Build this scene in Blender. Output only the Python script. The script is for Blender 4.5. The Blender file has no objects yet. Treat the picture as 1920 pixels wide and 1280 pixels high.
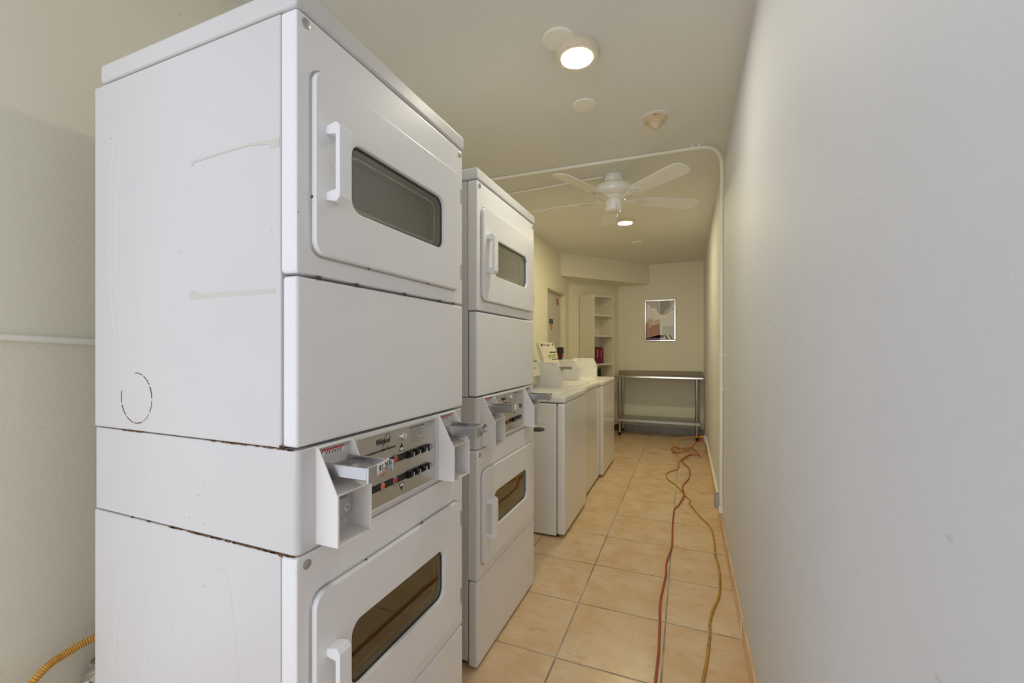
import bpy, math, random
from mathutils import Vector, Matrix
random.seed(7)
PI = math.pi
C = bpy.context.scene.collection
sc = bpy.context.scene

# ---------------------------------------------------------------- camera, world, exposure
YAW = math.atan(327.0/805.0)
cd = bpy.data.cameras.new('camera'); cam = bpy.data.objects.new('camera', cd); C.objects.link(cam)
cam.location = (0, 0, 1.28); cam.rotation_euler = (PI/2, 0, YAW)
cd.sensor_width = 36; cd.lens = 805*36/1920; cd.shift_y = 13/1920; cd.clip_start = 0.02
sc.camera = cam
vs = sc.view_settings
vs.view_transform = 'Standard'; vs.look = 'None'; vs.gamma = 1; vs.use_curve_mapping = False
vs.exposure = 0.29
sc.cycles.max_bounces = 20; sc.cycles.diffuse_bounces = 16; sc.cycles.glossy_bounces = 8
SKY = 0.92          # daylight through the open end of the corridor
LAMP = 135.0      # near lamp
REAR_GLOW = 3.6  # strength of the lobe added towards -Y
LAMP2 = 260.0     # far lamp
w = bpy.data.worlds.new('daylight'); sc.world = w; w.use_nodes = True
wn = w.node_tree; wn.nodes.clear()
bg = wn.nodes.new('ShaderNodeBackground'); wo = wn.nodes.new('ShaderNodeOutputWorld')
bg.inputs[0].default_value = (0.88, 0.91, 0.985, 1); bg.inputs[1].default_value = SKY
# added daylight lobe, no source known: brighter towards -Y to lighten the deep end
tc = wn.nodes.new('ShaderNodeTexCoord'); dp = wn.nodes.new('ShaderNodeVectorMath'); dp.operation = 'DOT_PRODUCT'
dp.inputs[1].default_value = (0, -1, 0); wn.links.new(tc.outputs['Generated'], dp.inputs[0])
cl = wn.nodes.new('ShaderNodeMath'); cl.operation = 'MAXIMUM'; cl.inputs[1].default_value = 0; wn.links.new(dp.outputs['Value'], cl.inputs[0])
pw = wn.nodes.new('ShaderNodeMath'); pw.operation = 'POWER'; pw.inputs[1].default_value = 40; wn.links.new(cl.outputs[0], pw.inputs[0])
ma = wn.nodes.new('ShaderNodeMath'); ma.operation = 'MULTIPLY_ADD'; ma.inputs[1].default_value = REAR_GLOW; ma.inputs[2].default_value = SKY
wn.links.new(pw.outputs[0], ma.inputs[0]); wn.links.new(ma.outputs[0], bg.inputs[1])
wn.links.new(bg.outputs[0], wo.inputs[0])

# ---------------------------------------------------------------- room numbers
XL, XR, YB, ZC, YF = -1.56, 0.235, 6.9, 2.565, -1.0
DY0, DY1, DZ = 4.99, 5.81, 2.02
YL = .40            # the left wall only starts here: the corridor opens to the outside on that side and behind
# portals guide the daylight sampling through the two open sides
for nm, sx, sy, lc, rt in (('end', XR-XL, ZC, ((XL+XR)/2, YF, ZC/2), (PI/2, 0, 0)), ('side', YL-YF, ZC, (XL, (YL+YF)/2, ZC/2), (PI/2, 0, -PI/2))):
    pl = bpy.data.lights.new('daylight_portal_'+nm, 'AREA'); pl.shape = 'RECTANGLE'
    pl.size = sx; pl.size_y = sy; pl.cycles.is_portal = True
    po = bpy.data.objects.new('daylight_portal_'+nm, pl); C.objects.link(po)
    po.location = lc; po.rotation_euler = rt

# ---------------------------------------------------------------- materials
def mat(name, col=(.8,.8,.8), rough=.5, metal=0, ior=1.5, **kw):
    m = bpy.data.materials.new(name); m.use_nodes = True
    b = m.node_tree.nodes['Principled BSDF']
    b.inputs['Base Color'].default_value = (*col, 1); b.inputs['Roughness'].default_value = rough
    b.inputs['Metallic'].default_value = metal; b.inputs['IOR'].default_value = ior
    for k, v in kw.items(): b.inputs[k.replace('_', ' ')].default_value = v
    return m
class N:
    def __init__(s, m): s.t = m.node_tree; s.b = s.t.nodes['Principled BSDF']
    def n(s, ty, **kw):
        x = s.t.nodes.new(ty)
        for k, v in kw.items():
            if k.startswith('i_'):
                kk = k[2:]; kk = int(kk) if kk.isdigit() else kk.replace('_', ' ')
                x.inputs[kk].default_value = v
            else: setattr(x, k, v)
        return x
    def l(s, a, b): s.t.links.new(a, b)
    def math(s, op, a, b=None, clamp=False):
        x = s.t.nodes.new('ShaderNodeMath'); x.operation = op; x.use_clamp = clamp
        for i, v in enumerate((a, b)):
            if v is None: continue
            if isinstance(v, (int, float)): x.inputs[i].default_value = v
            else: s.l(v, x.inputs[i])
        return x.outputs[0]
    def mix(s, fac, a, b, bt='MIX'):
        x = s.t.nodes.new('ShaderNodeMix'); x.data_type = 'RGBA'; x.blend_type = bt
        for i, v in ((0, fac), (6, a), (7, b)):
            if isinstance(v, (int, float)): x.inputs[i].default_value = v
            elif isinstance(v, tuple): x.inputs[i].default_value = (*v, 1)
            else: s.l(v, x.inputs[i])
        return x.outputs[2]
    def coord(s): return s.n('ShaderNodeNewGeometry').outputs['Position']
    def obj(s): return s.n('ShaderNodeTexCoord').outputs['Object']
    def noise(s, vec, sc, det=3, rough=.5):
        x = s.n('ShaderNodeTexNoise'); x.inputs['Scale'].default_value = sc
        x.inputs['Detail'].default_value = det; x.inputs['Roughness'].default_value = rough
        s.l(vec, x.inputs['Vector']); return x.outputs['Fac']
    def ramp(s, f, a, b):
        x = s.n('ShaderNodeMapRange'); x.inputs['From Min'].default_value = a; x.inputs['From Max'].default_value = b
        s.l(f, x.inputs['Value']); return x.outputs[0]
    def bump(s, h, st, dist=.002):
        x = s.n('ShaderNodeBump'); x.inputs['Strength'].default_value = st; x.inputs['Distance'].default_value = dist
        s.l(h, x.inputs['Height']); s.l(x.outputs[0], s.b.inputs['Normal'])

def paint(name, col, bump=.35):
    m = mat(name, col, .62); k = N(m); p = k.coord()
    f = k.ramp(k.noise(p, 1.7, 4), .3, .7)
    g = k.ramp(k.noise(p, 9, 5, .6), .35, .75)
    c = k.mix(f, tuple(x*.965 for x in col), col)
    c = k.mix(k.math('MULTIPLY', g, .10), c, tuple(x*.86 for x in col))
    # scattered scuffs
    mp = k.n('ShaderNodeMapping'); k.l(p, mp.inputs[0]); mp.inputs['Scale'].default_value = (30, 5, 11)
    mp.inputs['Rotation'].default_value = (.6, 0, 0)
    s = k.ramp(k.noise(mp.outputs[0], 3, 2), .73, .78)
    c = k.mix(k.math('MULTIPLY', s, .22), c, (.30,.28,.24))
    k.l(c, k.b.inputs['Base Color'])
    k.bump(k.math('ADD', k.noise(p, 75, 3), k.math('MULTIPLY', k.noise(p, 210, 2), .6)), bump, .0017)
    return m
M = {}
M['wall'] = paint('wall_paint', (.825,.795,.655))
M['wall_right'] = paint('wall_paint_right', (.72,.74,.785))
M['ceil'] = paint('ceiling_paint', (.80,.80,.765), .5)

def enamel(name, col, rough=.32, speck=True):
    m = mat(name, col, rough); k = N(m); p = k.obj()
    f = k.ramp(k.noise(p, 3, 3), .3, .7)
    c = k.mix(f, tuple(x*.975 for x in col), col)
    if speck:
        v = k.n('ShaderNodeTexVoronoi'); v.inputs['Scale'].default_value = 34; k.l(p, v.inputs['Vector'])
        sp = k.math('LESS_THAN', v.outputs['Distance'], .066)
        sep = k.n('ShaderNodeSeparateColor'); k.l(v.outputs['Color'], sep.inputs[0])
        on = k.math('GREATER_THAN', sep.outputs[0], .50)
        zone = k.ramp(k.noise(p, 2.2, 2), .40, .62)
        fac = k.math('MULTIPLY', k.math('MULTIPLY', sp, on), k.math('MULTIPLY', zone, .62))
        c = k.mix(fac, c, (.13,.10,.07))
    k.l(c, k.b.inputs['Base Color'])
    k.bump(k.noise(p, 260, 2), .06, .0006)
    return m
M['enamel'] = enamel('white_enamel_dimmed', (.655,.645,.635))  # same white as the fronts, darkened where daylight falls too strongly
M['enamel_front_lifted'] = enamel('white_enamel_front_lifted', (.84,.84,.845), .34)  # same white, colour lightened in place of light missing on the fronts
M['washer'] = enamel('washer_enamel', (.82,.82,.82), .22, False)
M['washer_gloss'] = enamel('glossy_washer_enamel', (.79,.785,.76), .10, False)
M['box'] = enamel('coin_box_enamel', (.85,.83,.81), .4)
M['plastic'] = mat('white_plastic', (.86,.87,.88), .35)
M['rib'] = enamel('embossed_enamel_dimmed', (.655,.645,.635), .35, False)  # shares the darkened side tone
M['cream'] = mat('cream_panel', (.78,.74,.62), .45)
M['black'] = mat('black_plastic', (.012,.012,.012), .35)
M['dark'] = mat('dark_gap', (.03,.028,.025), .7)
M['red'] = mat('red_print', (.60,.03,.03), .5)
M['orange'] = mat('orange_lens', (.85,.16,.05), .25)
M['redlens'] = mat('red_lens', (.55,.02,.02), .2)
M['white_print'] = mat('white_print', (.85,.85,.83), .5)
M['grey_print'] = mat('grey_print', (.22,.21,.20), .5)
M['label_grey'] = mat('label_silver', (.50,.50,.48), .4, .3)
M['green'] = mat('green_print', (.22,.33,.04), .5)
M['rust'] = mat('rust_stain', (.17,.085,.035), .9)
M['chip'] = mat('paint_chip', (.10,.07,.05), .9)
M['residue'] = mat('tape_residue', (.60,.585,.535), .7)
M['dullwhite'] = mat('ivory_plastic', (.76,.66,.50), .5)
M['fan'] = mat('fan_enamel', (.88,.88,.83), .16)
M['blade'] = mat('fan_blade_white', (.88,.88,.84), .4)
M['pipe'] = mat('painted_conduit', (.88,.87,.77), .45)
M['shelf'] = mat('white_laminate', (.76,.73,.62), .5)
M['door'] = mat('door_paint', (.62,.60,.53), .45)
M['binder'] = mat('maroon_binder', (.15,.008,.035), .3)
M['binder_spine'] = mat('binder_label', (.62,.42,.42), .4)
M['yellow'] = mat('yellow_cloth', (.80,.52,.04), .8)
M['brownred'] = mat('dark_red_tile', (.16,.055,.035), .35)
M['print'] = mat('print_pale', (.84,.82,.76), .35)
M['cavity'] = mat('dryer_liner', (.27,.265,.24), .5)

def brushed(name, col, rough, sc_, amt=.1):
    m = mat(name, col, rough, 1.0); k = N(m); mp = k.n('ShaderNodeMapping'); k.l(k.obj(), mp.inputs[0])
    mp.inputs['Scale'].default_value = sc_
    f = k.noise(mp.outputs[0], 60, 3)
    k.l(k.math('ADD', k.math('MULTIPLY', f, amt), rough - amt*.5), k.b.inputs['Roughness'])
    k.bump(f, .05, .0005); return m
M['steel'] = brushed('stainless_steel', (.52,.50,.46), .20, (1, 30, 30))
M['leg'] = mat('galvanised_tube', (.50,.49,.47), .18, 1)
M['undershelf'] = mat('galvanised_shelf', (.48,.49,.47), .45, .8)
M['plate'] = brushed('control_plate_metal', (.60,.58,.54), .36, (30, 1, 30))
M['chrome'] = mat('chrome', (.74,.74,.75), .14, 1)
M['chrome_dull'] = mat('scuffed_chrome', (.56,.56,.58), .24, 1.0)
M['hinge'] = mat('hinge_metal', (.50,.49,.47), .35, .9)
M['foil'] = mat('foil', (.40,.39,.33), .5, .7)
M['galv'] = mat('steel_outlet', (.45,.45,.43), .4, .8)

def glass(name, tint):
    m = mat(name, tint, .015, 0, 1.75); m.node_tree.nodes['Principled BSDF'].inputs['Transmission Weight'].default_value = 1
    return m
M['glass'] = glass('tinted_door_glass', (.50,.44,.25))
M['glass2'] = glass('grey_door_glass', (.62,.61,.55))

def lens(LAMP, col):
    m = bpy.data.materials.new('lamp_lens'); m.use_nodes = True; t = m.node_tree; t.nodes.clear()
    e = t.nodes.new('ShaderNodeEmission'); o = t.nodes.new('ShaderNodeOutputMaterial')
    e.inputs[0].default_value = col; e.inputs[1].default_value = LAMP
    t.links.new(e.outputs[0], o.inputs[0]); return m
M['lens'] = lens(LAMP, (1, .94, .76, 1)); M['lens2'] = lens(LAMP2, (1, .86, .49, 1))

def tile_mat(name, grid=True):
    m = mat(name, (.7,.5,.3), .3); k = N(m); p = k.coord()
    s = k.n('ShaderNodeSeparateXYZ'); k.l(p, s.inputs[0])
    T = .4124
    def cell(o, off): return k.math('DIVIDE', k.math('ADD', o, -off), T)
    u = cell(s.outputs[0], -.5025); v = cell(s.outputs[1], 1.7165 - 10*T)
    cx = k.n('ShaderNodeCombineXYZ'); k.l(k.math('FLOOR', u), cx.inputs[0]); k.l(k.math('FLOOR', v), cx.inputs[1])
    wn_ = k.n('ShaderNodeTexWhiteNoise'); k.l(cx.outputs[0], wn_.inputs['Vector'])
    off = k.n('ShaderNodeVectorMath', operation='MULTIPLY_ADD'); k.l(wn_.outputs['Color'], off.inputs[0])
    off.inputs[1].default_value = (7, 7, 7); k.l(p, off.inputs[2])
    pv = off.outputs[0]
    n1 = k.ramp(k.noise(pv, 6.5, 5, .6), .36, .66)
    c = k.mix(n1, (.70,.49,.285), (.78,.62,.435))
    mp = k.n('ShaderNodeMapping'); k.l(pv, mp.inputs[0]); mp.inputs['Scale'].default_value = (1, 2.6, 1)
    n2 = k.ramp(k.noise(mp.outputs[0], 9, 6, .65), .56, .74)
    c = k.mix(k.math('MULTIPLY', n2, .75), c, (.62,.33,.12))
    n3 = k.ramp(k.noise(mp.outputs[0], 22, 5, .7), .60, .72)
    c = k.mix(k.math('MULTIPLY', n3, .60), c, (.44,.30,.18))
    c = k.mix(k.math('MULTIPLY', wn_.outputs['Value'], .12), c, (.62,.42,.22))
    if grid:
        def line(o):
            fr = k.math('FRACT', o); d = k.math('MINIMUM', fr, k.math('SUBTRACT', 1.0, fr))
            return k.ramp(d, .0120, .0065)
        g = k.math('MAXIMUM', line(u), line(v), clamp=True)
        gc = k.mix(k.ramp(k.noise(p, 5, 3), .4, .6), (.27,.225,.165), (.50,.43,.33))
        c = k.mix(g, c, gc)
        k.l(k.math('ADD', k.math('MULTIPLY', g, .4), .26), k.b.inputs['Roughness'])
        h = k.math('ADD', k.math('MULTIPLY', g, -1.0), k.math('MULTIPLY', k.noise(p, 30, 3), .25))
        k.bump(h, .5, .0018)
    k.l(c, k.b.inputs['Base Color'])
    return m
M['tile'] = tile_mat('ceramic_floor_tile')
M['tilebase'] = tile_mat('ceramic_tile_skirting', False)
def cordmat(name, col, dirt, amt):
    m = mat(name, col, .45); k = N(m); f = k.ramp(k.noise(k.coord(), 22, 4, .7), .48, .66)
    k.l(k.mix(k.math('MULTIPLY', f, amt), col, dirt), k.b.inputs['Base Color']); return m
M['cord_red'] = cordmat('orange_red_cord', (.44,.08,.04), (.22,.06,.04), .5)
M['cord_yel'] = cordmat('yellow_cord', (.58,.31,.035), (.16,.085,.04), .75)
M['hose'] = mat('yellow_coated_hose', (.62,.33,.06), .38)

# ---------------------------------------------------------------- mesh helpers
class G:
    def __init__(s): s.v = []; s.f = []; s.m = []; s.mats = []; s.cur = 0
    def use(s, m):
        if m not in s.mats: s.mats.append(m)
        s.cur = s.mats.index(m); return s
    def add(s, vs_, fs):
        o = len(s.v); s.v += [tuple(p) for p in vs_]
        for f in fs: s.f.append(tuple(i+o for i in f)); s.m.append(s.cur)
        return s
    def box(s, x0, x1, y0, y1, z0, z1):
        return s.add([(x0,y0,z0),(x1,y0,z0),(x1,y1,z0),(x0,y1,z0),(x0,y0,z1),(x1,y0,z1),(x1,y1,z1),(x0,y1,z1)],
                     [(0,3,2,1),(4,5,6,7),(0,1,5,4),(1,2,6,5),(2,3,7,6),(3,0,4,7)])
    def loft(s, loops, caps=(True, True), closed=True):
        n = len(loops[0]); vs_ = [p for L in loops for p in L]; fs = []
        for a in range(len(loops)-1):
            for i in range(n if closed else n-1):
                j = (i+1) % n
                fs.append((a*n+i, a*n+j, (a+1)*n+j, (a+1)*n+i))
        if caps[0]: fs.append(tuple(reversed(range(n))))
        if caps[1]: fs.append(tuple((len(loops)-1)*n+i for i in range(n)))
        return s.add(vs_, fs)
    def prism_y(s, poly, y0, y1):      # poly of (x,z)
        return s.loft([[(x, y0, z) for x, z in poly], [(x, y1, z) for x, z in poly]])
    def prism_z(s, poly, z0, z1):
        return s.loft([[(x, y, z0) for x, y in poly], [(x, y, z1) for x, y in poly]])
    def prism_x(s, poly, x0, x1):      # poly of (y,z)
        return s.loft([[(x0, y, z) for y, z in poly], [(x1, y, z) for y, z in poly]])
    def lathe(s, prof, c=(0,0,0), axis='z', n=32):
        L = []
        for r, h in prof:
            lp = []
            for i in range(n):
                a = 2*PI*i/n; u, v = r*math.cos(a), r*math.sin(a)
                p = {'z': (u, v, h), 'x': (h, u, v), 'y': (v, h, u)}[axis]
                lp.append((p[0]+c[0], p[1]+c[1], p[2]+c[2]))
            L.append(lp)
        return s.loft(L)
    def tube(s, pts, r, n=10, squash=None):
        P = [Vector(p) for p in pts]; L = []; up = None
        for i, p in enumerate(P):
            d = (P[min(i+1, len(P)-1)] - P[max(i-1, 0)]).normalized()
            if up is None:
                up = Vector((0,0,1)) if abs(d.z) < .9 else Vector((1,0,0))
            a = d.cross(up)
            if a.length < 1e-5: a = d.cross(Vector((0,1,0)))
            a.normalize(); b = a.cross(d).normalized(); up = b
            rr = r[i] if isinstance(r, (list, tuple)) else r
            L.append([tuple(p + a*rr*math.cos(2*PI*k/n) + b*rr*math.sin(2*PI*k/n)) for k in range(n)])
        return s.loft(L)
    def build(s, name, m=None, parent=None, bevel=0, smooth=False, seg=2, loc=None, wn=False):
        me = bpy.data.meshes.new(name)
        me.from_pydata(s.v, [], s.f); me.validate()
        ml = [m] if m is not None and not s.mats else (s.mats or [m])
        for x in ml: me.materials.append(x)
        if s.mats and len(me.polygons) == len(s.m):
            me.polygons.foreach_set('material_index', s.m)
        import bmesh
        bm = bmesh.new(); bm.from_mesh(me); bmesh.ops.recalc_face_normals(bm, faces=bm.faces)
        bm.to_mesh(me); bm.free()
        o = bpy.data.objects.new(name, me); C.objects.link(o)
        if parent: o.parent = parent
        if loc: o.location = loc
        if bevel:
            b = o.modifiers.new('bevel', 'BEVEL'); b.width = bevel; b.segments = seg; b.limit_method = 'ANGLE'
            b.angle_limit = math.radians(40); smooth = True
        if smooth:
            me.polygons.foreach_set('use_smooth', [True]*len(me.polygons))
            try: me.set_sharp_from_angle(angle=math.radians(42))
            except Exception: pass
            if bevel or wn:
                q = o.modifiers.new('normals', 'WEIGHTED_NORMAL'); q.keep_sharp = True; q.weight = 90
        return o
def smooth_path(pts, k=6):
    P = [Vector(p) for p in pts]; out = []
    for i in range(len(P)-1):
        a = P[max(i-1,0)]; b = P[i]; c = P[i+1]; d = P[min(i+2, len(P)-1)]
        for j in range(k):
            t = j/k
            out.append(.5*((2*b) + (c-a)*t + (2*a-5*b+4*c-d)*t*t + (3*b-a-3*c+d)*t**3))
    out.append(P[-1]); return out
def rr(y0, y1, z0, z1, r, x, n=6):
    pts = []
    for cy, cz, a0 in ((y1-r, z1-r, 0), (y0+r, z1-r, 90), (y0+r, z0+r, 180), (y1-r, z0+r, 270)):
        for i in range(n+1):
            a = math.radians(a0 + 90*i/n); pts.append((x, cy+r*math.cos(a), cz+r*math.sin(a)))
    return pts
def ring(g, out, inn, x0, x1, ro, ri, ch=.004):
    """rounded panel with a rounded hole, chamfered, facing +x; out/inn = (y0,y1,z0,z1)"""
    def off(b, d): return (b[0]+d, b[1]-d, b[2]+d, b[3]-d)
    L = [rr(*out, ro, x0), rr(*out, ro, x1-ch), rr(*off(out, ch*.3), ro-ch*.3, x1-ch*.3), rr(*off(out, ch), ro-ch, x1),
         rr(*off(inn, -ch), ri+ch, x1), rr(*off(inn, -ch*.3), ri+ch*.3, x1-ch*.3), rr(*inn, ri, x1-ch), rr(*inn, ri, x0)]
    g.loft(L, caps=(False, False)); n = len(L[0]); k = len(g.v)-len(L)*n
    for i in range(n):
        j = (i+1) % n; g.f.append((k+7*n+i, k+7*n+j, k+j, k+i)); g.m.append(g.cur)
    return g
def text_mesh(name, s, size, m, parent, loc, shear=0, ext=.0004, bold=0, align='LEFT', sx=1, rot=None, space=1):
    cu = bpy.data.curves.new(name, 'FONT'); cu.body = s; cu.size = size; cu.extrude = ext; cu.shear = shear
    cu.offset = bold; cu.align_x = align; cu.space_character = space
    t = bpy.data.objects.new(name, cu); C.objects.link(t)
    dg = bpy.context.evaluated_depsgraph_get(); me = bpy.data.meshes.new_from_object(t.evaluated_get(dg))
    bpy.data.objects.remove(t)
    # text x -> +y, text y -> +z, text z -> +x
    R = rot or Matrix(((0,0,1,0),(1,0,0,0),(0,1,0,0),(0,0,0,1)))
    me.transform(Matrix.Translation(loc) @ R @ Matrix.Diagonal((sx, 1, 1, 1)))
    me.materials.clear(); me.materials.append(m); me.name = name
    o = bpy.data.objects.new(name, me); C.objects.link(o)
    if parent: o.parent = parent
    return o
def tag(o, label=None, cat=None, group=None, kind=None):
    if label: o['label'] = label
    if cat: o['category'] = cat
    if group: o['group'] = group
    if kind: o['kind'] = kind
    return o
def thing(name, loc, label, cat, rz=0, group=None):
    o = bpy.data.objects.new(name, None); C.objects.link(o); o.location = loc; o.rotation_euler = (0,0,rz)
    o.empty_display_size = .1
    return tag(o, label, cat, group)
def copy_tree(o, parent=None):
    c = o.copy(); C.objects.link(c); c.parent = parent
    for ch in o.children: copy_tree(ch, c)
    return c
def struct(g, name, m, **kw): return tag(g.build(name, m, **kw), kind='structure')

# ---------------------------------------------------------------- room shell
struct(G().box(XL-.3, XR+.15, YF, YB+.15, -.08, 0), 'floor', M['tile'])
struct(G().box(XL-.3, XR+.15, YF, YB+.15, ZC, ZC+.1), 'ceiling', M['ceil'])
struct(G().box(XR, XR+.12, YF, YB+.12, 0, ZC), 'wall_right', M['wall_right'])
struct(G().box(XL-.3, XR, YB, YB+.12, 0, ZC), 'wall_back', M['wall'])
g = G().box(XL-.16, XL, YL, DY0, 0, ZC).box(XL-.16, XL, DY1, 6.0, 0, ZC).box(XL-.16, XL, DY0, DY1, DZ, ZC)
g.box(XL-.2, XL-.115, DY0-.1, DY1+.1, 0, DZ+.1)
struct(g, 'wall_left', M['wall'])
# diagonal wall across the far left corner
A0, A1 = Vector((XL, 5.99, 0)), Vector((-.997, YB, 0)); U = (A1-A0).normalized(); Nn = Vector((U.y, -U.x, 0))
struct(G().prism_z([(XL-.01, 5.98), (-.99, YB+.01), (XL-.01, YB+.01)], 0, ZC), 'wall_corner', M['wall'])
# dropped soffit box above it
struct(G().prism_z([(XL-.005, 5.565), (-.518, YB+.005), (-1.05, YB+.005), (XL-.005, 6.1)], 2.258, ZC+.01), 'trim_1', M['wall'], bevel=.004)

# skirting
struct(G().box(XR-.010, XR, 1.0, YB, 0, .092), 'baseboard_right', M['tilebase'], bevel=.002)
g = G().use(M['tilebase'])
g = G()
for x0_ in (-.99, -.725, -.312, .100): g.box(x0_+.002, min(x0_+.4105, XR-.01) if x0_ > -.9 else -.727, YB-.010, YB, 0, .095)
struct(g, 'baseboard_back', mat('grey_skirting_tile', (.42,.41,.38), .3), bevel=.002)
struct(G().loft([[tuple(A0+Nn*.0), tuple(A1+Nn*.0), tuple(A1+Nn*.01), tuple(A0+Nn*.01)], [tuple(p+Vector((0,0,.092))) for p in (A0, A1, A1+Nn*.01, A0+Nn*.01)]]), 'baseboard_corner', M['brownred'])
struct(G().box(XL, XL+.010, YL, DY0, 0, .092), 'baseboard_left', M['brownred'])

# door in the left wall
d = thing('door_1', (XL-.06, DY0, 0), 'painted service door set back in the left wall', 'door'); tag(d, kind='structure')
G().box(-.045, -.005, .012, DY1-DY0-.03, .01, DZ-.008).build('door_slab', M['door'], d, bevel=.003)
G().box(-.05, .012, DY1-DY0-.028, DY1-DY0, 0, DZ).box(-.05, .012, 0, .010, 0, DZ).box(-.05, .012, .01, DY1-DY0-.028, DZ-.007, DZ).build('door_frame', M['wall'], d)
g = G().use(M['chrome_dull']).lathe([(.026, 0), (.026, .008), (.010, .010), (.010, .035)], (0, .08, 1.0), 'x', 20).tube([(.033, .08, 1.0), (.036, .10, 1.0), (.036, .19, .998)], .009)
g.build('door_handle', None, d, smooth=True)
# plaques on the door
pq = thing('door_plaque', (XL-.0645, 5.27, 1.60), 'small black room plaque on the recessed door', 'sign')
G().box(0, .004, 0, .155, 0, .062).build('plate', M['black'], pq)
for i in range(5): pass
G().box(.004, .0048, .05, .105, .034, .042).box(.004, .0048, .04, .115, .018, .023).build('lettering', M['grey_print'], pq)
tg = tag(G().add([(XL-.063, 5.28, 1.592), (XL-.063, 5.36, 1.590), (XL-.063, 5.395, 1.53), (XL-.063, 5.36, 1.515), (XL-.063, 5.33, 1.555), (XL-.063, 5.295, 1.56)], [(0,1,2,3,4,5)]).build('paper_tag', mat('faded_orange_paper', (.62,.25,.10), .8)),
         'faded orange paper scrap hanging below the black door plaque', 'paper')
tg.modifiers.new('s', 'SOLIDIFY').thickness = .001
rs = thing('notice', (XL-.0645, 5.60, 1.87), 'small red notice high on the recessed door', 'sign')
G().box(0, .003, 0, .075, 0, .085).build('plate', M['red'], rs)
G().box(.003, .0036, .02, .055, .05, .072).box(.003, .0036, .02, .055, .02, .028).build('lettering', M['grey_print'], rs)

# ---------------------------------------------------------------- stacked dryers
E_, EF = M['enamel'], M['enamel_front_lifted']
W = .668
def coin_box(g_parent, name, y0, y1, z0, zs, z1, xb, xs, xf, t=.003):
    """folded sheet-metal meter case: two cheeks, floor, mid shelf, label back"""
    g = G()
    poly = [(xb, z0), (xf, z0), (xf, zs), (xs, z1), (xb, z1)]
    g.prism_y(poly, y0, y0+t).prism_y(poly, y1-t, y1)
    g.box(xb, xf, y0+t, y1-t, z0, z0+t)
    g.prism_y([(xb, zs+.016), (xf, zs-.002), (xf, zs+.002), (xb, zs+.020)], y0+t, y1-t)
    g.box(xb, xb+.004, y0+t, y1-t, z0, z1-.002)
    g.prism_y([(xb, z1-t), (xs, z1-t), (xs, z1), (xb, z1)], y0+t, y1-t)
    # turned lips
    g.box(xf-.0005, xf+.001, y0, y0+.005, z0, zs).box(xf-.0005, xf+.001, y1-.005, y1, z0, zs)
    return g.build(name, M['box'], g_parent, bevel=.0006, seg=1)
def slide(parent, y0, y1, zb, zt, x0, x1, price=None):
    yc = (y0+y1)/2; n = 8
    g = G()
    g.box(x0, x1-.008, y0+.006, y1-.006, zb+.004, zt-.009)
    g.box(x0, x1-.004, y0+.003, y0+.008, zb, zt).box(x0, x1-.004, y1-.008, y1-.003, zb, zt)
    g.prism_y([(x0, zb-.012), (x0+.035, zb-.010), (x0+.06, zb+.002), (x0, zb+.002)], y0+.006, y1-.02)
    # curved thumb plate
    F = []; Bk = []
    for i in range(n+1):
        f = i/n; y = y0-.002 + (y1-y0+.004)*f; x = x1 - .020*f**2.4
        F.append((x, y)); Bk.append((x-.006, y))
    g.prism_z(F + Bk[::-1], zb-.004, zt+.003)
    o = g.build('coin_slide', M['chrome_dull'], parent, bevel=.0012)
    g2 = G()
    for i in range(7):
        yy = y0+.014+i*(y1-y0-.028)/6
        g2.box(x0+.012, x0+.045, yy-.0022, yy+.0022, zt-.0092, zt-.0080)
    g2.build('coin_slots', M['grey_print'], parent)
    return o
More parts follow.
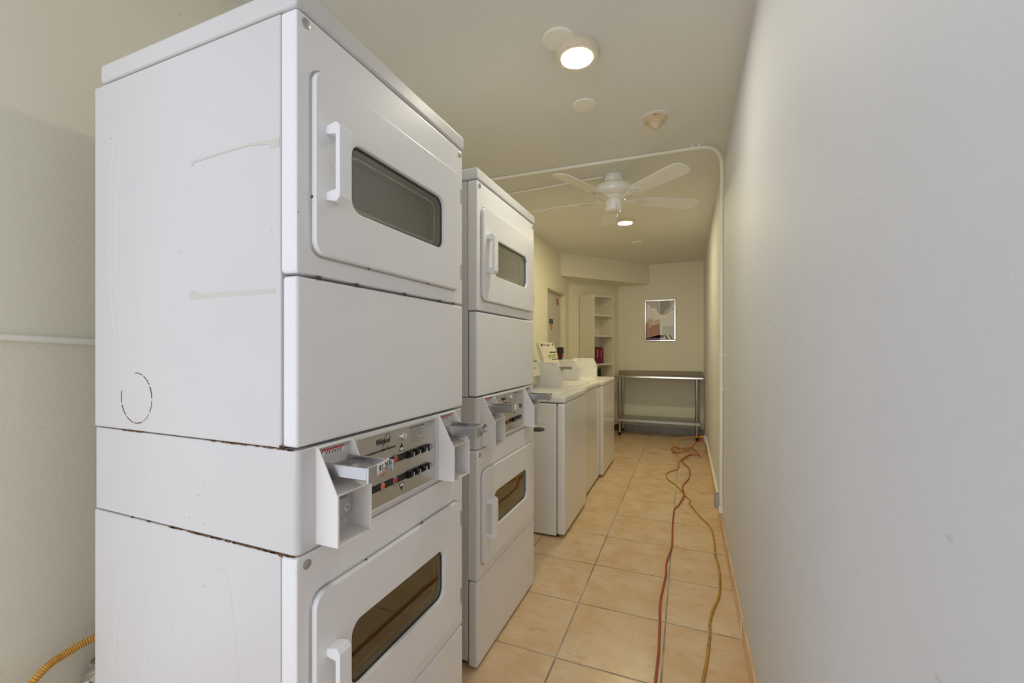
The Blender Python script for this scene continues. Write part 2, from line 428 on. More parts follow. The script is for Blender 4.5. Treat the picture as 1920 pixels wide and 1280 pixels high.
def make_dryer(loc, label, detail=True):
    t = thing('stacked_dryer', loc, label, 'dryer', group='stacked coin-operated dryers')
    xb = -.70
    # bodies
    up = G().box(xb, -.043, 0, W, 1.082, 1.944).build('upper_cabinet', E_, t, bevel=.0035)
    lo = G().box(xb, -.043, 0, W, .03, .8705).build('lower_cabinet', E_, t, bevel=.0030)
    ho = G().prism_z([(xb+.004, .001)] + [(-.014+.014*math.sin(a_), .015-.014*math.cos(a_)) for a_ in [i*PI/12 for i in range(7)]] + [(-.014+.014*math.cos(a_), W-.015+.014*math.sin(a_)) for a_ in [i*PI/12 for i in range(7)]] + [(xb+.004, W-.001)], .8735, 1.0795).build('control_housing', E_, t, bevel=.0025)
    for q_ in ((xb+.03, -.07, .02, W-.02, .86, 1.09), (xb+.03, -.05, .02, W-.02, 1.93, 1.953), (xb+.02,-.07,.03,W-.03,0,.04)): G().box(*q_).build('dark_seam_core', M['dark'], t)  # dark cores added behind the gaps so they read as shade
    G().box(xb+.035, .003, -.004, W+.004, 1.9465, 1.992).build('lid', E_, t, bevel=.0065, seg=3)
    # ribs pressed in the visible side of the cabinets
    def ribs(par, paths):
        g = G()
        for p, y in paths:
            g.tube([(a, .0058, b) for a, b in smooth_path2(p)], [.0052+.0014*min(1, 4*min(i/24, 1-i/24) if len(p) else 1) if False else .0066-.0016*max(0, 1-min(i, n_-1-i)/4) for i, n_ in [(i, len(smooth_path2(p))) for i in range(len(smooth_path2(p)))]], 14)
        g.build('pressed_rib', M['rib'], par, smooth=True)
    def smooth_path2(p): return [(v.x, v.y) for v in smooth_path([(a, b, 0) for a, b in p], 5)]
    ribs(up, [([(-.591,1.903),(-.623,1.766),(-.634,1.642),(-.637,1.484),(-.616,1.316),(-.6,1.24)],0),
              ([(-.564,1.897),(-.595,1.761),(-.609,1.639),(-.611,1.482),(-.593,1.315),(-.575,1.241)],0),
              ([(-.286,1.823),(-.38,1.824),(-.46,1.821),(-.489,1.806),(-.512,1.738),(-.525,1.589),(-.519,1.476),(-.504,1.356),(-.487,1.325)],0)])
    ribs(lo, [([(-.578,.809),(-.599,.706),(-.614,.584),(-.618,.45),(-.612,.3),(-.59,.12)],0),
              ([(-.551,.809),(-.575,.698),(-.59,.573),(-.593,.457),(-.588,.3),(-.57,.12)],0),
              ([(-.464,.726),(-.479,.705),(-.497,.629),(-.508,.482),(-.503,.3),(-.48,.12)],0),
              ([(-.30,.805),(-.215,.811),(-.199,.80),(-.183,.735),(-.168,.635),(-.165,.55),(-.167,.3),(-.18,.12)],0)])
    # front panels
    g = G(); 
    HI = (.135, .526, 1.584, 1.738); HL = (.135, .526, .520, .667)
    def front(z0, z1, hole, nm):
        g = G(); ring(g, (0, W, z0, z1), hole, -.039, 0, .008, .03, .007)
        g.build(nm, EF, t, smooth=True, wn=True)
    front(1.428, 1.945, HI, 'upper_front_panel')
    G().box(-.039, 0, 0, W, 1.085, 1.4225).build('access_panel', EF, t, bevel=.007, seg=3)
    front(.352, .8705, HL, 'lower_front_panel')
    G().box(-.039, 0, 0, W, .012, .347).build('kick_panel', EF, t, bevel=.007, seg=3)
    for (dz0, dz1, H_, hz0, hz1, gm, nm) in ((1.470, 1.848, HI, 1.580, 1.744, M['glass2'], 'upper_door'), (.400, .783, HL, .500, .668, M['glass'], 'lower_door')):
        g = G(); ring(g, (.034, .630, dz0, dz1), H_, .0025, .0145, .030, .030, .005)
        dr = g.build(nm, EF, t, smooth=True, wn=True)
        # grey ring drawn in for the shadow line round the door
        g = G(); ring(g, (.030, .634, dz0-.004, dz1+.004), (.040, .624, dz0+.006, dz1-.006), -.0005, .0026, .033, .026, .001)
        g.build('door_gap_shade', M['hinge'], dr)
        # window: gasket, glass, liner behind
        def o4(b, d): return (b[0]+d, b[1]-d, b[2]+d, b[3]-d)
        g = G(); ring(g, o4(H_, -.002), o4(H_, .005), -.004, .0045, .032, .026, .0015); gk = g.build('gasket', M['black'], dr, smooth=True)
        g = G(); g.loft([rr(*o4(H_, .003), .028, -.001), rr(*o4(H_, .003), .028, .003)]); g.build('door_glass', gm, dr)
        g = G(); g.loft([rr(*o4(H_, -.004), .032, -.0385), rr(*o4(H_, -.004), .032, -.0365)])
        g.build('door_liner', M['cavity'], dr)
        g = G(); ring(g, o4(H_, .012), o4(H_, .020), -.037, -.012, .028, .022, .002); g.build('liner_lip', M['chrome_dull'], dr, smooth=True)
        # handle: bar on two stand-offs
        y0, y1 = .060, .094
        prof = [(.012, hz0+.006), (.012, hz0+.022), (.038, hz0+.026), (.038, hz1-.026), (.012, hz1-.022), (.012, hz1-.006), (.040, hz1), (.050, hz1-.010), (.050, hz0+.010), (.040, hz0)]
        g = G()
        a = [(x, y0, z) for x, z in prof]; b = [(x, y1, z) for x, z in prof]
        g.loft([a, b], caps=(False, False)); o = len(g.v)-20
        quads = [(0,1,2,9), (2,3,7,8), (2,8,9), (3,4,5,6), (3,6,7)]
        for q in quads:
            g.f.append(tuple(o+i for i in q)); g.m.append(0); g.f.append(tuple(o+10+i for i in q)); g.m.append(0)
        g.build('handle', M['plastic'], dr, bevel=.0018)
        for zc in (dz1-.066, dz0+.062):
            g = G().box(-.001, .008, .6345, .6405, zc-.024, zc+.024).tube([(.009, .6375, zc-.024), (.009, .6375, zc+.024)], .0032, 10)
            g.build('hinge', M['hinge'], dr)
    for y, z in ((.022, 1.926), (W-.022, 1.926), (.024, .850)):
        g = G().lathe([(.0098, 0), (.0098, .0015), (.0055, .0030), (.001, .0032)], (0, y, z), 'x', 20)
        s_ = g.build('screw', M['hinge'], t, smooth=True)
    # control plate with border
    g = G(); ring(g, (.150, .506, .8825, 1.0755), (.160, .494, .892, 1.069), -.002, .0045, .006, .004, .002)
    cpf = g.build('control_frame', E_, t, smooth=True)
    cp = G().box(-.001, .0022, .158, .496, .890, 1.071).build('control_plate', M['plate'], t)
    X = .0024
    text_mesh('logo_lettering', 'Whirlpool', .0205, M['black'], cp, (X, .226, 1.043), shear=.25, sx=.62, bold=.0002)
    g = G()
    pts = [(X+.0003, .2655+.010*math.cos(q)-.0, 1.046+.021*math.sin(q)) for q in [i*2*PI/40 for i in range(5, 38)]]
    pts = [(p[0], p[1]+(p[2]-1.046)*.35, p[2]) for p in pts]
    g.tube(pts, .0004, 5); g.build('logo_swirl', M['black'], cp)
    text_mesh('slogan', 'WORLD LEADER IN LAUNDRY PRODUCTS', .0079, M['black'], cp, (X, .172, 1.0245), sx=.86, bold=.0001)
    text_mesh('heading', 'OPERATING INSTRUCTIONS', .0065, M['grey_print'], cp, (X, .362, 1.0605), sx=.86)
    g = G(); random.seed(3)
    for i in range(9):
        L = .03+.06*random.random()*(1 if i < 4 else .7)
        g.box(X-.0004, X, .368, .368+L, 1.055-i*.0042, 1.0562-i*.0042)
        g.box(X-.0004, X, .362, .3635, 1.055-i*.0042, 1.0562-i*.0042)
    for y, z in ((.288, 1.005), (.365, 1.003), (.395, 1.003), (.43, 1.003), (.288, .9265), (.238, .9265), (.37, .924), (.40, .924)):
        g.box(X-.0004, X, y, y+.020, z, z+.0011).box(X-.0004, X, y+.003, y+.016, z-.0025, z-.0014)
    g.box(X-.0004, X, .17, .23, 1.0655, 1.0662).box(X-.0004, X, .23, .34, 1.0657, 1.0661)
    g.build('fine_print', M['grey_print'], cp)
    G().box(X-.0003, X, .17, .425, .984, 1.0025).box(X-.0003, X, .17, .425, .930, .948).build('black_band', M['black'], cp)
    G().box(X-.0003, X, .425, .493, .984, 1.0025).box(X-.0003, X, .425, .493, .930, .948).build('grey_band', M['label_grey'], cp)
    G().lathe([(.0105, X), (.0105, X+.006), (.009, X+.010), (.0055, X+.011), (.005, X+.0105)], (0, .328, 1.048), 'x', 24).build('start_button', M['chrome'], cp, smooth=True)
    for y, z, m_ in ((.301, .994, 'redlens'), (.250, .939, 'orange'), (.299, .940, 'redlens')):
        lens_ = G().use(M['chrome_dull']).lathe([(.0085, X), (.0085, X+.002), (.0068, X+.0025)], (0, y, z), 'x', 20).use(M[m_]).lathe([(.0067, X), (.0067, X+.003), (.004, X+.0045), (.001, X+.005)], (0, y, z), 'x', 20)
        lens_.build('indicator_light', None, cp, smooth=True)
    for z in (.993, .939):
        for y in (.362, .392, .424):
            g = G().use(M['black']).box(X, X+.0045, y-.011, y+.011, z-.010, z+.010).use(M['black']).prism_y([(X, z-.008), (X+.012, z-.004), (X+.010, z+.006), (X, z+.008)], y-.006, y+.006).use(M['white_print']).box(X+.004, X+.0125, y+.0062, y+.0074, z-.006, z+.004)
            g.build('rocker_switch', None, cp)
        g = G().use(M['black']).lathe([(.010, X), (.010, X+.009), (.008, X+.011)], (0, .450, z), 'x', 18).use(M['white_print']).box(X+.011, X+.0125, .449, .451, z-.007, z+.007)
        g.build('selector_knob', None, cp)
    def tri(y, z, s, up_):
        g = G(); k_ = s if up_ else -s
        g.prism_x([(y-.011, z), (y+.011, z), (y, z+k_)], X-.0004, X+.0004); g.build('arrow_mark', M['black'], cp)
        g = G(); g.prism_x([(y-.0080, z+k_*.10), (y+.0080, z+k_*.10), (y+.0048, z+k_*.42), (y-.0048, z+k_*.42)], X, X+.0007); g.build('arrow_window', M['white_print'], cp)
    tri(.328, 1.009, .022, True); tri(.328, .925, .021, False)
    # two coin boxes
    for bi, y0 in enumerate((.046, .508)):
        y1 = y0+.100
        cb = coin_box(t, 'coin_box', y0, y1, .881, .985, 1.0775, -.012, .006, .0575)
        # sloped label plate
        g = G().use(M['label_grey']).prism_y([(-.008, 1.020), (-.006, 1.020), (.001, 1.072), (-.001, 1.072)], y0+.006, y1-.006)
        n = 8; ly0, ly1 = y0+.016, y1-.022
        def sl(z): return -.006+.007*(z-1.02)/.052+.0006
        g.use(M['red']).prism_y([(sl(1.052)-.001, 1.052), (sl(1.052), 1.052), (sl(1.069), 1.069), (sl(1.069)-.001, 1.069)], ly0, ly1)
        for i in range(n):
            yc = ly0+(i+.5)*(ly1-ly0)/n
            X0 = sl(1.0605)
            def oval(ry, rz, o): g.prism_x([(yc+ry*math.cos(2*PI*q/12), 1.0605+rz*math.sin(2*PI*q/12)) for q in range(12)], X0-.001, X0+o)
            g.use(M['white_print']); oval(.0030, .0062, .0010)
            if 0 < i < 7: g.use(M['grey_print']); oval(.0017, .0040, .0014)
            zz = [(sl(z_)+.0004, yc+dy_, z_) for z_, dy_ in ((1.0515, 0), (1.048, -.0008), (1.0455, .0014), (1.042, .0014), (1.039, .0028), (1.035, .0030))]
            g.use(M['black']).tube(zz, .0009, 5)
        g.build('coin_label', None, cb)
        sl_ = slide(cb, y0+.010, y1-.004, 1.019, 1.044, .000, .128)
        if bi == 0:
            tagp = G().prism_z([(.1285-.020*f**2.4+.0004, y0+.008+.0906*f) for f in (.30,.45,.6,.75,.86)] + [(.1285-.020*f**2.4-.001, y0+.008+.0906*f) for f in (.86,.75,.6,.45,.30)], 1.025, 1.048).build('price_tag', M['white_print'], cb)
            pr = text_mesh('price_lettering', '$1.25', .0185, M['black'], cb, (0, 0, 0), bold=.0003, sx=1.0)
            # wrap the lettering on the curved plate
            me = pr.data
            for v in me.vertices:
                yy = y0+.039 + v.co.y; f = (yy-(y0+.008))/.0906
                v.co = Vector((.1285-.020*max(f,0)**2.4+.0009+v.co.x*.3, yy, 1.0305+v.co.z))
            G().prism_z([(.1285-.020*f**2.4+.0012, y0+.008+.0906*f) for f in (.32,.45,.6,.75,.84)] + [(.1285-.020*f**2.4+.0002, y0+.008+.0906*f) for f in (.84,.75,.6,.45,.32)], 1.0265, 1.0276).build('price_underline', M['red'], cb)
        else:
            G().prism_z([(.1285-.020*f**2.4+.0006, y0+.008+.0906*f) for f in (.4,.55,.7,.85)] + [(.1285-.020*f**2.4-.001, y0+.008+.0906*f) for f in (.85,.7,.55,.4)], 1.030, 1.044).build('price_tag', M['residue'], cb)
            g = G()
            for i in range(4): g.box(.1285-.020*(.5+.09*i)**2.4-.001, .1285-.020*(.5+.09*i)**2.4+.0015, y0+.051+i*.009, y0+.055+i*.009, 1.033, 1.042)
            g.build('price_lettering', M['grey_print'], cb)
        # lock in lower compartment
        g = G(); yc, zc = y0+.070, .934
        g.loft([rr(yc-.024, yc+.022, zc-.036, zc+.040, .006, -.009), rr(yc-.024, yc+.022, zc-.036, zc+.040, .006, -.003)])
        g.loft([rr(yc-.019, yc+.019, zc-.020, zc+.022, .009, -.003), rr(yc-.019, yc+.019, zc-.020, zc+.022, .009, .011), rr(yc-.017, yc+.017, zc-.018, zc+.020, .008, .013)])
        lk = g.build('lock', M['label_grey'], cb, smooth=True)
        g = G().lathe([(.0085, .012), (.0085, .0145), (.0045, .0145), (.0045, .0125)], (0, yc+.002, zc), 'x', 18).lathe([(.004,-.003),(.004,.003)], (0, yc+.005, zc-.028), 'x', 12)
        g.build('keyhole', M['chrome'], cb, smooth=True)
    return t
D1 = make_dryer((-.701, .615, 0), 'nearest white stacked coin-operated dryer, with $1.25 price tag and rust ring on its side')
# wear marks on the near dryer only
up = [o for o in D1.children if o.name.startswith('upper_cabinet')][0]
random.seed(5)
def ytube(pts, r): return G().tube([(x, -.0002, z) for x, z in pts], r, 5)
g = G()
for seg_ in range(11):
    if seg_ in (2, 3): continue
    a0 = .6+seg_*2*PI/11; g.tube([(-.521+.061*math.cos(a0+k*.08), -.0001, 1.161+.060*math.sin(a0+k*.08)) for k in range(7)], .0007+.0006*random.random(), 5)
g.build('knockout_rust_ring', M['rust'], up)
g = G()
def strip_poly(top, bot): g.add([(x, -.0004, z) for x, z in bot] + [(x, -.0004, z) for x, z in reversed(top)], [tuple(range(len(top)+len(bot)))])
strip_poly([(-.318,1.695),(-.29,1.696),(-.21,1.699),(-.13,1.702),(-.046,1.697)], [(-.318,1.684),(-.312,1.684),(-.308,1.690),(-.21,1.6945),(-.13,1.696),(-.075,1.689),(-.072,1.681),(-.046,1.681)])
g.build('tape_residue', M['residue'], up).modifiers.new('s','SOLIDIFY').thickness = .0003; g = G()
strip_poly([(-.324,1.408),(-.305,1.408),(-.285,1.400),(-.20,1.401),(-.058,1.399)], [(-.324,1.388),(-.20,1.390),(-.058,1.389)])
tr = g.build('tape_residue', M['residue'], up); tr.modifiers.new('s','SOLIDIFY').thickness = .0003
g = G()
for z, x0, x1, k in ((1.0808, -.30, -.01, 22), (.8722, -.55, -.01, 50), (1.0808, -.68, -.5, 8)):
    for i in range(k):
        f = random.random()**.6; x = x0+(x1-x0)*f; L = .0015+.006*random.random()
        g.box(x-L, x+L, -.0004, .004, z-.0009-.0007*random.random(), z+.0006+.0007*random.random())
g.box(-.047, -.043, -.0006, .004, 1.080, 1.088); g.box(-.049,-.042,-.0006,.004,.868,.873)
tag(g.build('seam_rust', M['rust'], D1), kind='stuff')
g = G()
for y in (.05, .16, .34, .52, .60):
    g.box(-.003, .0007, y, y+.010, 1.4225, 1.4285)
for y, z in ((.20, 1.4685), (.45, 1.4685), (.033, 1.585), (.19, .7845), (.42, .7845)):
    g.lathe([(.0001,.001),(.003,.0055),(.0001,.006)], (0, y, z), 'x', 8)
g.build('paint_chips', M['chip'], D1)

D2 = copy_tree(D1); D2.location = (-.768, 1.522, 0); D2.scale = (1, 1.03, 1.003)
D2['label'] = 'second white stacked dryer, standing between the nearest dryer and the washers'
def kill(o):
    for c in list(o.children): kill(c)
    bpy.data.objects.remove(o)
for o in list(D2.children):
    if o.name.startswith(('seam_rust', 'paint_chips')): kill(o)
for o in list(D2.children_recursive):
    if o.name.startswith(('knockout_rust', 'tape_residue')): kill(o)
# the second unit's worn price label
for cb in D2.children:
    if cb.name.startswith('coin_box'):
        for o in list(cb.children):
            if o.name.startswith(('price_lettering', 'price_underline')): kill(o)

# yellow cloth inside the second dryer
g = G(); random.seed(11)
pts = []
prof = [(0, .0), (.012, .018), (.035, .024), (.05, .016), (.075, .019), (.10, .010), (.118, .0)]
L = []
for y, h in prof:
    lp = []
    for k in range(10):
        a = 2*PI*k/10; lp.append((.008*math.cos(a)*(.4+h*25), y+.002*math.sin(3*a), h*.5+(h*.9+.002)*math.sin(a)*.9))
    L.append(lp)
g.loft(L)
yc = g.build('cloth', M['yellow'], None, smooth=True, loc=(-.788, 1.68, 1.607))
tag(yc, 'yellow cloth seen through the upper window of the second dryer', 'cloth')

# ---------------------------------------------------------------- washing machines
def make_washer(loc, wd, label, fm, tilted=True, slide_=True):
    t = thing('washing_machine', loc, label, 'washing machine', group='top-loading washing machines')
    fx = 0.0; bx = -.66
    G().box(bx, fx-.058, 0, wd, .015, .905).build('body', M['washer'], t, bevel=.004)
    G().box(bx+.03, fx-.05, .03, wd-.03, 0, .02).build('feet_base', M['dark'], t)
    G().box(fx-.054, fx, 0.002, wd-.002, .022, .908).build('front_panel', fm, t, bevel=.016, seg=5)
    g = G().box(bx, fx+.004, -.001, wd+.001, .912, .955)
    G_top = g.build('top_deck', M['washer'], t, bevel=.012, seg=4)
    g = G(); n_ = (.05, wd-.06); L = []
    def rz(x0, x1, y0, y1, r, z, n=5):
        return [(cx+r*math.cos(math.radians(a0+90*i/n)), cy+r*math.sin(math.radians(a0+90*i/n)), z) for cx, cy, a0 in ((x1-r,y1-r,0),(x0+r,y1-r,90),(x0+r,y0+r,180),(x1-r,y0+r,270)) for i in range(n+1)]
    g.loft([rz(-.47, -.055, .05, wd-.08, .03, .953), rz(-.47, -.055, .05, wd-.08, .03, .960), rz(-.464, -.061, .056, wd-.086, .026, .963)])
    ld = g.build('lid', M['washer'], t, smooth=True)
    g = G().tube([(fx+.0045, wd-.11, .932), (fx+.0065, wd-.11, .932)], .009, 14); g.build('bolt', M['washer'], t)
    G().tube([(fx+.0045, .10, .932), (fx+.0065, .10, .932)], .009, 14).build('bolt', M['washer'], t)
    # console
    cw = wd-.13
    g = G().prism_y([(bx, .955), (-.42, .955), (-.44, 1.02), (-.50, 1.06), (bx, 1.06)], .02, cw).build('console', M['washer'], t, bevel=.006)
    if tilted:
        y0, y1 = .10, cw
        bz, tz, b0, t0 = 1.06, 1.335, -.345, -.435
        def P(u, z, o=0):
            f = (z-bz)/(tz-bz); return (b0+(t0-b0)*f+o, y0+(y1-y0)*u, z)
        g = G(); L = []
        a = [P(0,bz), P(1,bz), P(1,tz-.03), P(.93,tz), P(.07,tz), P(0,tz-.03)]
        a = [(p[0], p[1], p[2]) for p in a]; b = [(p[0]-.035, p[1], p[2]) for p in a]
        g.loft([a, b]); pn = g.build('sign_panel', M['cream'], t, bevel=.004)
        G().box(-.46, -.38, .12, cw-.02, .99, 1.10).build('panel_bracket', M['cream'], t)
        g = G().use(M['black'])
        def strip(u0, u1, z0, z1, o=.0008, th=.0016):
            q = [P(u0,z0,o), P(u1,z0,o), P(u1,z1,o), P(u0,z1,o)]; r_ = [(x-th, y, z) for x, y, z in q]; g.loft([r_, q])
        strip(.52, .96, 1.238, 1.250); strip(.52, .98, 1.172, 1.181); strip(.14, .60, 1.309, 1.314); strip(.10, .17, 1.303, 1.323, .004); strip(.56, .63, 1.303, 1.316, .004); strip(.83, .90, 1.309, 1.322, .004)
        strip(.80, .88, 1.214, 1.226)
        g.use(M['green'])
        for u in (.44, .58, .70, .82): strip(u, u+.075, 1.190, 1.222 if u != .82 else 1.208)
        g.use(M['grey_print']); strip(.36, .41, 1.19, 1.215); strip(.3, .42, 1.12, 1.13); strip(.5, .8, 1.12, 1.128)
        g.build('panel_print', None, pn)
    # coin box at the far end
    y0, y1 = wd-.095, wd-.025
    xb_, xf = -.46, -.185
    g = G().prism_y([(xb_, .955), (xf, .955), (xf, 1.085), (xf-.040, 1.158), (xf-.055, 1.166), (xb_, 1.166)], y0, y1)
    cb = g.build('coin_box', M['washer'], t, bevel=.003)
    if slide_:
        slide(cb, y0+.004, y1-.004, 1.110, 1.130, xf-.035, xf+.075)
    for x, z in ((xf-.075, 1.150), (xf-.012, 1.075)): G().lathe([(.0065, -.0015), (.0065, 0)], (x, y0, z), 'y', 14).build('screw', M['hinge'], cb)
    return t
W1 = make_washer((-.757, 2.795, 0), .690, 'white top-loading washing machine closest to the second dryer, its coin slide pushed out', M['washer'], True)
W2 = make_washer((-.795, 3.555, 0), .700, 'middle of the three white washing machines, its front set slightly back', M['washer_gloss'], True, False)
W3 = make_washer((-.762, 4.270, 0), .695, 'farthest white washing machine, beside the steel table', M['washer_gloss'], False, False)
# dark hand set on the third washer's console
g = G().use(M['black']).box(-.030, .030, 0, .045, 0, .065).use(M['chrome_dull']).box(-.01, .034, .045, .065, .0, .045).use(M['binder']).box(-.03, .02, .02, .07, -.045, 0)
o = g.build('payment_box', None, None, bevel=.004, loc=(-1.20, 4.25, 1.228)); tag(o, 'small dark box with red base standing behind the washer coin boxes', 'box')
G().use(M['black']).box(-.02, .02, .0, .03, -.165, -.045).build('stand', None, o)

# dark lever handle sticking out between second dryer and first washer
g = G(); L = []
for x, w_, h_ in ((-.055, .008, .006), (-.03, .014, .008), (0, .020, .013), (.03, .023, .014), (.05, .018, .011), (.062, .006, .004)):
    L.append([(x, w_*math.cos(2*PI*k/12), h_*math.sin(2*PI*k/12)+x*.05) for k in range(12)])
g.loft(L)
st = smooth_path([(-.035, 0, -.004), (-.055, 0, -.03), (-.068, 0, -.08), (-.075, 0, -.20), (-.078, 0, -.50), (-.078, 0, -.785)], 5)
g.tube(st, .009, 10)
lv = g.build('push_handle', mat('dark_grey_plastic', (.06,.058,.055), .45), None, smooth=True, loc=(-.850, 2.46, .79))
tag(lv, 'dark grey oval grip on a stem poking out between second dryer and first washer', 'handle')

# ---------------------------------------------------------------- bookcase against the diagonal wall
B = Vector((-1.4485, 6.170, 0)); F0 = B + Nn*.285
rz_ = math.atan2(U.y, U.x)
bc = thing('bookcase', tuple(F0), 'tall narrow white bookcase standing against the diagonal corner wall', 'bookcase', rz_)
# local x along U (width), local -y out of the wall => depth goes +y
bw, bd, bh, th = .43, .275, 2.035, .018
G().box(0, th, 0, bd, 0, bh).build('side_panel', M['shelf'], bc, bevel=.001)
G().box(bw-th-.006, bw, 0, bd, 0, bh).build('side_panel', M['shelf'], bc, bevel=.001)
G().box(th, bw-th-.006, 0, bd, bh-.022, bh).build('top_panel', M['shelf'], bc, bevel=.001)
G().box(th, bw-th, bd-.006, bd, 0, bh-.02).build('back_panel', M['shelf'], bc)
SH = (1.762, 1.468, 1.062, .74, .42, .08)
for z in SH: G().box(th, bw-th-.006, .003, bd-.006, z-.022, z).build('shelf', M['shelf'], bc, bevel=.001)
def on_shelf(name, lx, ly, z, rz=0):
    p = Matrix.Rotation(rz_, 4, 'Z') @ Vector((lx, ly, 0)) + F0
    return (p.x, p.y, z)
def binder(lx, wd, h, m, label, ly=.02, lean=0, dp=.20, band=True):
    t = thing('binder', on_shelf('', lx, ly, 1.0625), label, 'binder', rz_, 'binders on the bookcase')
    t.rotation_euler = (0, lean, rz_)
    G().box(0, wd, 0, dp, 0, h).build('cover', m, t, bevel=.006)
    if band: G().box(wd*.6, wd*.72, -.0008, .003, h*.35, h*.85).build('spine_label', M['binder_spine'], t)
    return t
binder(.022, .110, .240, M['binder'], 'thick maroon binder at the left end of the bookcase shelf')
binder(.134, .060, .236, M['binder'], 'maroon binder with pale spine streak between two other maroon books', ly=.018)
binder(.197, .038, .222, mat('dark_maroon', (.18,.008,.03), .35), 'dark maroon book at the right of the two maroon binders', ly=.025, band=False)
o = binder(.238, .012, .205, mat('tan_folder', (.50,.27,.12), .6), 'thin tan folder at the right end of the maroon row', ly=.04, lean=.0, dp=.17, band=False)
# small dark tin in front of the binders
g = G().use(M['black']).lathe([(.024, 0), (.026, .004), (.026, .040), (.020, .046), (.020, .056), (.016, .060)], (0,0,0), 'z', 20).use(M['chrome']).lathe([(.010, .060), (.010, .068), (.004, .070)], (0,0,0), 'z', 14)
o = g.build('jar', None, None, smooth=True, loc=on_shelf('', .045, -.0+.0, 1.0625)); o.location.z = 1.0622
o.location = Vector(on_shelf('', .045, .0, 1.0622)) + Vector((0,0,0)); o.scale = (.62, .62, .62)
tag(o, 'small dark jar with shiny lid at the foot of the maroon binders', 'jar')
# black folders on the shelf below
random.seed(2)
for i, (lx, wd_, ln, lab) in enumerate(((.022, .045, .00, 'leftmost'), (.070, .040, .0, 'second from left'), (.116, .040, .0, 'third from left'), (.162, .024, .0, 'rightmost'))):
    t = thing('folder', on_shelf('', lx, .03, .7405), 'black folder on the shelf below the maroon binders, %s in its row' % lab, 'folder', rz_, 'black folders on the bookcase')
    t.rotation_euler = (0, ln, rz_)
    G().box(0, wd_, 0, .19, 0, .262-.004*i).build('cover', M['black'], t, bevel=.003)

# ---------------------------------------------------------------- stainless work table
t = thing('work_table', (-.975, 6.37, 0), 'stainless steel work table with undershelf against the back wall', 'table')
TW, TD, TH = 1.195, .505, .885
g = G().box(0, TW, 0, TD, TH-.030, TH)
g.build('table_top', M['steel'], t, bevel=.006, seg=3)
G().prism_x([(TD-.055, TH-.005), (TD, TH-.005), (TD, TH+.055), (TD-.018, TH+.055), (TD-.024, TH+.048)], .0, TW).build('backsplash', M['steel'], t)
for x in (.062, TW-.085):
    for y in (.10, TD-.06):
        lg = G().tube([(x, y, .03), (x, y, TH-.03)], .0205, 20).build('leg', M['leg'], t, smooth=True)
        G().lathe([(.010, 0), (.019, .004), (.021, .03), (.021, .05)], (x, y, 0), 'z', 18).build('foot', M['black'], lg, smooth=True)
G().box(.03, TW-.045, .075, TD-.03, .248, .252).box(.03, TW-.045, .075, .080, .212, .252).box(.03, TW-.045, TD-.035, TD-.03, .222, .252).build('undershelf', M['undershelf'], t, bevel=.001, seg=1)

# ---------------------------------------------------------------- framed print
t = thing('framed_picture', (-.594, YB-.022, 1.39), 'silver-framed abstract print hanging on the back wall', 'picture')
fw, fh, ft = .446, .63, .022
g = G()
for a in ((0, fw, 0, .022), (0, fw, fh-.022, fh), (0, .022, .022, fh-.022), (fw-.022, fw, .022, fh-.022)): g.box(a[0], a[1], 0, .02, a[2], a[3])
fr = g.build('frame', M['leg'], t, bevel=.004)
G().box(.02, fw-.02, .012, .02, .02, fh-.02).build('backing', M['print'], t)
def pc(n): return mat('print_'+n[0], n[1], .3)
shapes = [(('dark_taupe', (.27,.21,.18)), [(.50,1.0),(.86,1.0),(.84,.83),(.70,.78),(.62,.66),(.50,.64)]),
 (('mauve', (.50,.45,.43)), [(.86,1.0),(.84,.83),(.70,.78),(.60,.63),(.74,.66),(.90,.72),(.98,.80),(.98,1.0)]),
 (('grey', (.47,.46,.40)), [(.03,1.0),(.48,1.0),(.49,.64),(.36,.76),(.18,.80),(.12,.90),(.03,.93)]),
 (('peach', (.62,.46,.22)), [(.03,.50),(.14,.56),(.28,.50),(.48,.54),(.50,.38),(.20,.36),(.06,.30)]),
 (('rust', (.42,.16,.05)), [(.10,.30),(.22,.38),(.49,.40),(.50,.06),(.10,.06)]),
 (('tan', (.52,.24,.06)), [(.03,.46),(.10,.40),(.10,.10),(.50,.10),(.50,.04),(.03,.04)]),
 (('maroon', (.11,.006,.012)), [(.0,.45),(.025,.45),(.03,.05),(.64,.05),(.62,.12),(.50,.13),(.50,.0),(.0,.0)]),
 (('pale_green', (.56,.58,.47)), [(.60,.36),(.98,.34),(.98,.05),(.86,.10),(.60,.14)]),
 (('olive', (.09,.09,.04)), [(.64,.12),(.70,.13),(.82,.01),(.72,.01)]),
 (('moss', (.12,.13,.05)), [(.80,.12),(.84,.13),(.98,.01),(.90,.01)]),
 (('pale', (.80,.78,.72)), [(.50,.36),(.60,.36),(.60,.12),(.50,.12)])]
iw, ih = fw-.044, fh-.044
for k, (n, poly) in enumerate(shapes):
    yy = .0115-.0004*k
    g = G().loft([[(.022+u*iw, yy, .022+v*ih) for u, v in poly], [(.022+u*iw, yy+.0003, .022+v*ih) for u, v in poly]]); g.build('print_shape', pc(n), t)
